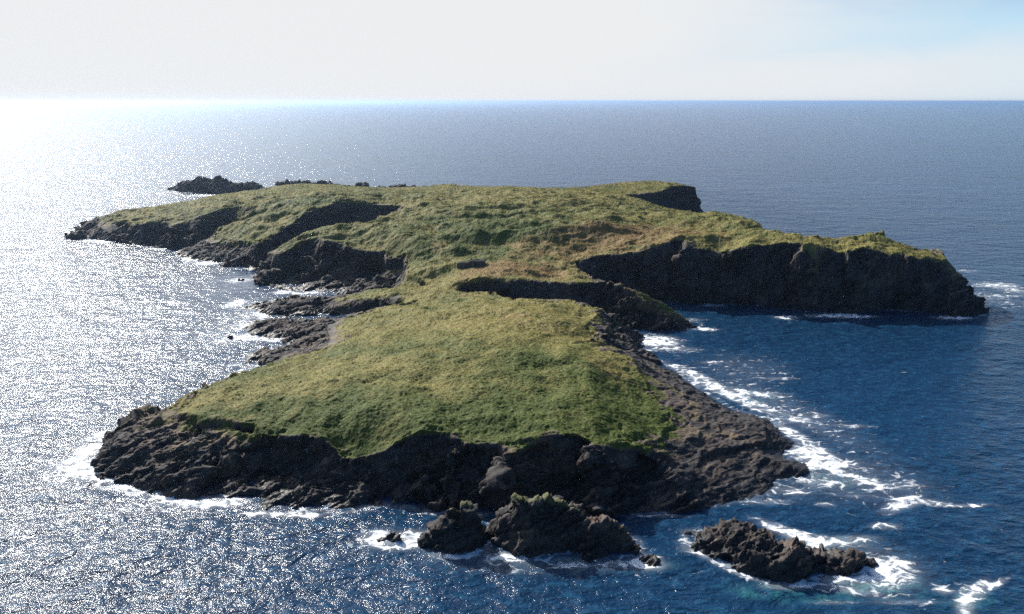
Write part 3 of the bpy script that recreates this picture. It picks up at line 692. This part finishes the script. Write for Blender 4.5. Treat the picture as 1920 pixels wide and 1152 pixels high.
    for i in range(3):
        for j in range(3):
            if i == 1 and j == 1: continue
            vs = [bm.verts.new((cx[a], cy[b], 0)) for a, b in ((i, j), (i + 1, j), (i + 1, j + 1), (i, j + 1))]
            bm.faces.new(vs)
    bm.to_mesh(o.data); bm.free()
    tag(o, 'deep blue sea with sun glitter and white surf round the rocks', 'sea', kind='structure')


sea()


# ------------------------------------------------------------------ ruined hut
def stone_mat(name, a, b, scale=2.2):
    m, t = material(name)
    pos = t.new('ShaderNodeTexCoord').outputs['Object']
    v = t.new('ShaderNodeTexVoronoi', ins={'Vector': t.mapping(pos, scale=(1, 1, 1.7)), 'Scale': scale})
    n = t.noise(pos, 3.0, 5, .6)
    c = t.mix(t.ramp(t.new('ShaderNodeSeparateColor', ins={0: v.outputs['Color']}).outputs[0], 0, 1), a, b)
    c = t.mix(t.math('MULTIPLY', n, .35), c, (.03, .035, .02))
    finish(t, t.new('ShaderNodeBsdfPrincipled', ins={'Base Color': c, 'Roughness': .85, 'Normal': t.bump(v.outputs['Distance'], .8, .2)}).outputs[0])
    return m


def wall_mesh(bm, a, b, h0, h1, th, zlow=-1.0, gap=None, seed=0):
    """rubble wall from a to b with a ragged top, gap = (s0, s1, sill, head) opening"""
    rnd = random.Random(seed)
    a = Vector(a); b = Vector(b); d = b - a; L = d.length; d.normalize(); n = Vector((-d.y, d.x)) * th / 2
    cuts = sorted(set([0, L] + [L * k / max(2, int(L / .55)) for k in range(1, max(2, int(L / .55)))] + (list(gap[:2]) if gap else [])))
    def block(s0, s1, z0, z1a, z1b):
        p0, p1 = a + d * s0, a + d * s1
        vs = [bm.verts.new((q.x, q.y, z)) for q, z in ((p0 - n, z0), (p1 - n, z0), (p1 + n, z0), (p0 + n, z0), (p0 - n, z1a), (p1 - n, z1b), (p1 + n, z1b), (p0 + n, z1a))]
        for f in ((0, 1, 5, 4), (1, 2, 6, 5), (2, 3, 7, 6), (3, 0, 4, 7), (4, 5, 6, 7), (3, 2, 1, 0)): bm.faces.new([vs[k] for k in f])
    tops = [h0 + (h1 - h0) * s / L + rnd.uniform(-.22, .16) for s in cuts]
    for k in range(len(cuts) - 1):
        s0, s1 = cuts[k], cuts[k + 1]
        if gap and s0 >= gap[0] - 1e-6 and s1 <= gap[1] + 1e-6:
            if gap[2] > 0: block(s0, s1, zlow, gap[2], gap[2])
            if gap[3] < min(tops[k], tops[k + 1]): block(s0, s1, gap[3], tops[k], tops[k + 1])
        else:
            block(s0, s1, zlow, tops[k], tops[k + 1])


def child(name, bm, mat, root):
    bmesh.ops.remove_doubles(bm, verts=bm.verts, dist=1e-4)
    bmesh.ops.recalc_face_normals(bm, faces=bm.faces)
    me = bpy.data.meshes.new(name); bm.to_mesh(me); bm.free(); me.materials.append(mat)
    o = bpy.data.objects.new(name, me); COL.objects.link(o); o.parent = root
    return o


def hut():
    c = P(884, 499, 18.6)
    z = ground(c[0], c[1] - 1) - .1
    root = bpy.data.objects.new('ruined_hut', None); COL.objects.link(root); root.location = (c[0], c[1], z); root.rotation_euler = (0, 0, R(-5))
    tag(root, 'low dark ruined stone hut standing alone on the turf near the neck', 'ruin')
    S = stone_mat('rubble_stone', (.045, .042, .045), (.12, .105, .095))
    # main room on the right, lower byre on the left
    bm = bmesh.new(); wall_mesh(bm, (-.4, -2.2), (6.6, -2.2), 3.0, 3.3, .7, gap=(2.2, 3.2, 0, 2.0), seed=1); child('front_wall', bm, S, root)
    bm = bmesh.new(); wall_mesh(bm, (-.4, 2.4), (6.6, 2.4), 2.6, 2.9, .7, seed=2); child('back_wall', bm, S, root)
    for x, sd in ((-.4, 3), (6.6, 4)):
        bm = bmesh.new(); wall_mesh(bm, (x, -1.84), (x, .1), 3.1, 4.2, .7, seed=sd); wall_mesh(bm, (x, .1), (x, 2.04), 4.2, 2.8, .7, seed=sd + 9); child('gable', bm, S, root)
    bm = bmesh.new(); wall_mesh(bm, (-7.0, -1.7), (-.76, -1.9), 1.6, 2.3, .65, seed=5); child('byre_wall', bm, S, root)
    bm = bmesh.new(); wall_mesh(bm, (-7.0, 1.9), (-.76, 2.0), 1.5, 2.0, .65, seed=6); child('byre_wall', bm, S, root)
    bm = bmesh.new(); wall_mesh(bm, (-7.0, -1.36), (-7.0, 1.57), 1.6, 1.5, .65, seed=7); child('byre_wall', bm, S, root)
    # collapsed turf roof slab over the back of the room
    T, t = material('roof_turf')
    pos = t.new('ShaderNodeTexCoord').outputs['Object']
    finish(t, t.new('ShaderNodeBsdfPrincipled', ins={'Base Color': t.mix(t.noise(pos, 1.2, 5, .6), (.04, .055, .015), (.16, .13, .05)), 'Roughness': .9, 'Normal': t.bump(t.noise(pos, 3, 4), .8, .3)}).outputs[0])
    def slab(name, x0, x1, y0, y1, z0, z1, seed):
        bm = bmesh.new(); rnd = random.Random(seed); nx, ny = 8, 6; g = []
        for j in range(ny + 1):
            for i in range(nx + 1):
                fx, fy = i / nx, j / ny
                g.append((x0 + (x1 - x0) * fx + rnd.uniform(-.1, .1), y0 + (y1 - y0) * fy + rnd.uniform(-.1, .1), z0 + (z1 - z0) * fy + .25 * math.sin(3 * fx + 2 * fy) + rnd.uniform(-.1, .1)))
        up = [bm.verts.new(q) for q in g]; dn = [bm.verts.new((q[0], q[1], q[2] - .35)) for q in g]
        w = nx + 1
        for j in range(ny):
            for i in range(nx):
                k = j * w + i; bm.faces.new((up[k], up[k + 1], up[k + w + 1], up[k + w])); bm.faces.new((dn[k + w], dn[k + w + 1], dn[k + 1], dn[k]))
        for i in range(nx):
            bm.faces.new((dn[i], dn[i + 1], up[i + 1], up[i])); k = ny * w + i; bm.faces.new((up[k], up[k + 1], dn[k + 1], dn[k]))
        for j in range(ny):
            k = j * w; bm.faces.new((up[k], up[k + w], dn[k + w], dn[k])); k += nx; bm.faces.new((dn[k], dn[k + w], up[k + w], up[k]))
        return child(name, bm, T, root)
    slab('turf_roof', .05, 6.1, -.6, 2.0, 3.3, 2.7, 1); slab('turf_roof', -6.6, -.9, -.4, 1.6, 1.9, 1.7, 2)
    return root


hut()


def boulder(name, label, x, y, z, size, mat, seed):
    c = P(x, y, z); g = ground(c[0], c[1])
    bm = bmesh.new(); bmesh.ops.create_icosphere(bm, subdivisions=3, radius=1)
    co = np.array([v.co for v in bm.verts], np.float32)
    d = 1 + .28 * fbm(co * 1.1 + seed * 5, 3) + .1 * np.sign(perlin(co * 2.3 + seed))
    for v, s in zip(bm.verts, d): v.co = Vector((v.co.x * size[0], v.co.y * size[1], v.co.z * size[2])) * float(s)
    me = bpy.data.meshes.new(name); bm.to_mesh(me); bm.free(); me.materials.append(mat)
    o = bpy.data.objects.new(name, me); COL.objects.link(o); o.location = (c[0], c[1], g + size[2] * .35)
    tag(o, label, 'boulder'); return o


PALE = stone_mat('pale_stone', (.30, .29, .26), (.42, .40, .36), .8)
boulder('boulder', 'pale grey boulder on the grass beside the rock outcrop of the left hill', 541, 378, 28.5, (1.9, 1.5, 1.5), PALE, 2)

# ------------------------------------------------------------------ light, sky, air
az, el = R(SUN_AZ), R(SUN_EL)
sdir = Vector((-math.sin(az) * math.cos(el), math.cos(az) * math.cos(el), math.sin(el)))
L = bpy.data.lights.new('sun', 'SUN'); L.energy = 4.6; L.angle = R(.53); L.color = (1.0, .955, .88)
lo = bpy.data.objects.new('sun', L); COL.objects.link(lo); lo.rotation_euler = (-sdir).to_track_quat('-Z', 'Y').to_euler(); lo.location = sdir * 500

w = bpy.data.worlds.new('World'); scene.world = w; w.use_nodes = True
t = NT(w.node_tree); t.n.clear()
sky = t.new('ShaderNodeTexSky', sky_type='NISHITA', sun_disc=False, sun_elevation=el, sun_rotation=-az, altitude=50, air_density=1.0, dust_density=.35, ozone_density=3.0)
# thin bright cloud: a low bank all round and a wide veil about the sun
dirv = t.new('ShaderNodeTexCoord').outputs['Generated']
elev = t.new('ShaderNodeSeparateXYZ', ins={0: dirv}).outputs[2]
toward = t.new('ShaderNodeVectorMath', operation='DOT_PRODUCT', ins={0: dirv, 1: tuple(sdir)}).outputs['Value']
cn = t.noise(t.mapping(dirv, scale=(1, 1, 3.2)), 7.0, 6, .6, .3)
cn2 = t.math('MULTIPLY', t.math('SUBTRACT', cn, .5), 1.0)
lowband = t.ramp(elev, .115, .19, 1.0, 0.0)
tw = t.math('ADD', toward, t.math('MULTIPLY', cn2, .16))
veil = t.math('MAXIMUM', t.ramp(tw, .80, .975), t.math('MULTIPLY', t.ramp(tw, .30, .66), lowband))
bank = t.ramp(t.math('ADD', elev, t.math('MULTIPLY', cn2, .05)), .030, .095, 1.0, 0.0)
cover = t.math('MAXIMUM', veil, t.math('MULTIPLY', bank, t.ramp(toward, .0, .55, .25, .95)))
raw = t.mix(1.0, sky.outputs[0], (SKY * .60, SKY * .92, SKY * 1.2), 'MULTIPLY')
low = t.mix(t.ramp(elev, .075, .135, .9, 0.0), raw, (.30, .43, .52))
lum = t.math('MULTIPLY_ADD', t.math('MULTIPLY', t.math('SUBTRACT', 1.0, lowband), t.ramp(toward, .80, .98)), 2.0, VEIL)
white = t.new('ShaderNodeCombineColor', ins={0: t.math('MULTIPLY', lum, .985), 1: lum, 2: t.math('MULTIPLY', lum, 1.015)}).outputs[0]
full = t.mix(cover, low, white)
bg = t.new('ShaderNodeBackground', ins={'Color': full, 'Strength': 1.0})
t.l.new(bg.outputs[0], t.new('ShaderNodeOutputWorld').inputs['Surface'])


def haze():
    bm = bmesh.new(); bmesh.ops.create_cube(bm, size=1)
    me = bpy.data.meshes.new('haze'); bm.to_mesh(me); bm.free()
    o = bpy.data.objects.new('haze', me); COL.objects.link(o)
    zb, zt = -12.0, 112.0
    o.location = (0, 20000, (zb + zt) / 2); o.scale = (121000, 81000, zt - zb)
    o.location.y = (-20000 + 60000) / 2
    m, t = material('sea_haze')
    v = t.new('ShaderNodeVolumePrincipled', ins={'Color': (.56, .75, 1, 1), 'Density': HAZE, 'Anisotropy': .84})
    t.l.new(v.outputs[0], t.new('ShaderNodeOutputMaterial').inputs['Volume'])
    me.materials.append(m)
    tag(o, kind='stuff')


HAZE = 0.00005
if HAZE: haze()

cam = bpy.data.cameras.new('camera'); co = bpy.data.objects.new('camera', cam); COL.objects.link(co)
cam.sensor_width = 36; cam.sensor_fit = 'HORIZONTAL'; cam.angle = 2 * math.atan(960 / F)
cam.clip_start = .5; cam.clip_end = 200000
co.location = (0, 0, H); co.rotation_euler = (math.pi / 2 - PITCH, 0, 0)
scene.camera = co

scene.render.engine = 'CYCLES'
scene.cycles.use_denoising = False; scene.cycles.denoiser = 'OPENIMAGEDENOISE'; scene.cycles.denoising_input_passes = 'RGB_ALBEDO_NORMAL'; scene.cycles.denoising_prefilter = 'ACCURATE'
scene.cycles.max_bounces = 6; scene.cycles.diffuse_bounces = 3; scene.cycles.glossy_bounces = 3; scene.cycles.volume_bounces = 1
scene.cycles.sample_clamp_indirect = 4; scene.cycles.sample_clamp_direct = 30
vs = scene.view_settings
vs.view_transform = 'Standard'; vs.look = 'None'; vs.gamma = 1; vs.use_curve_mapping = False; vs.exposure = .85
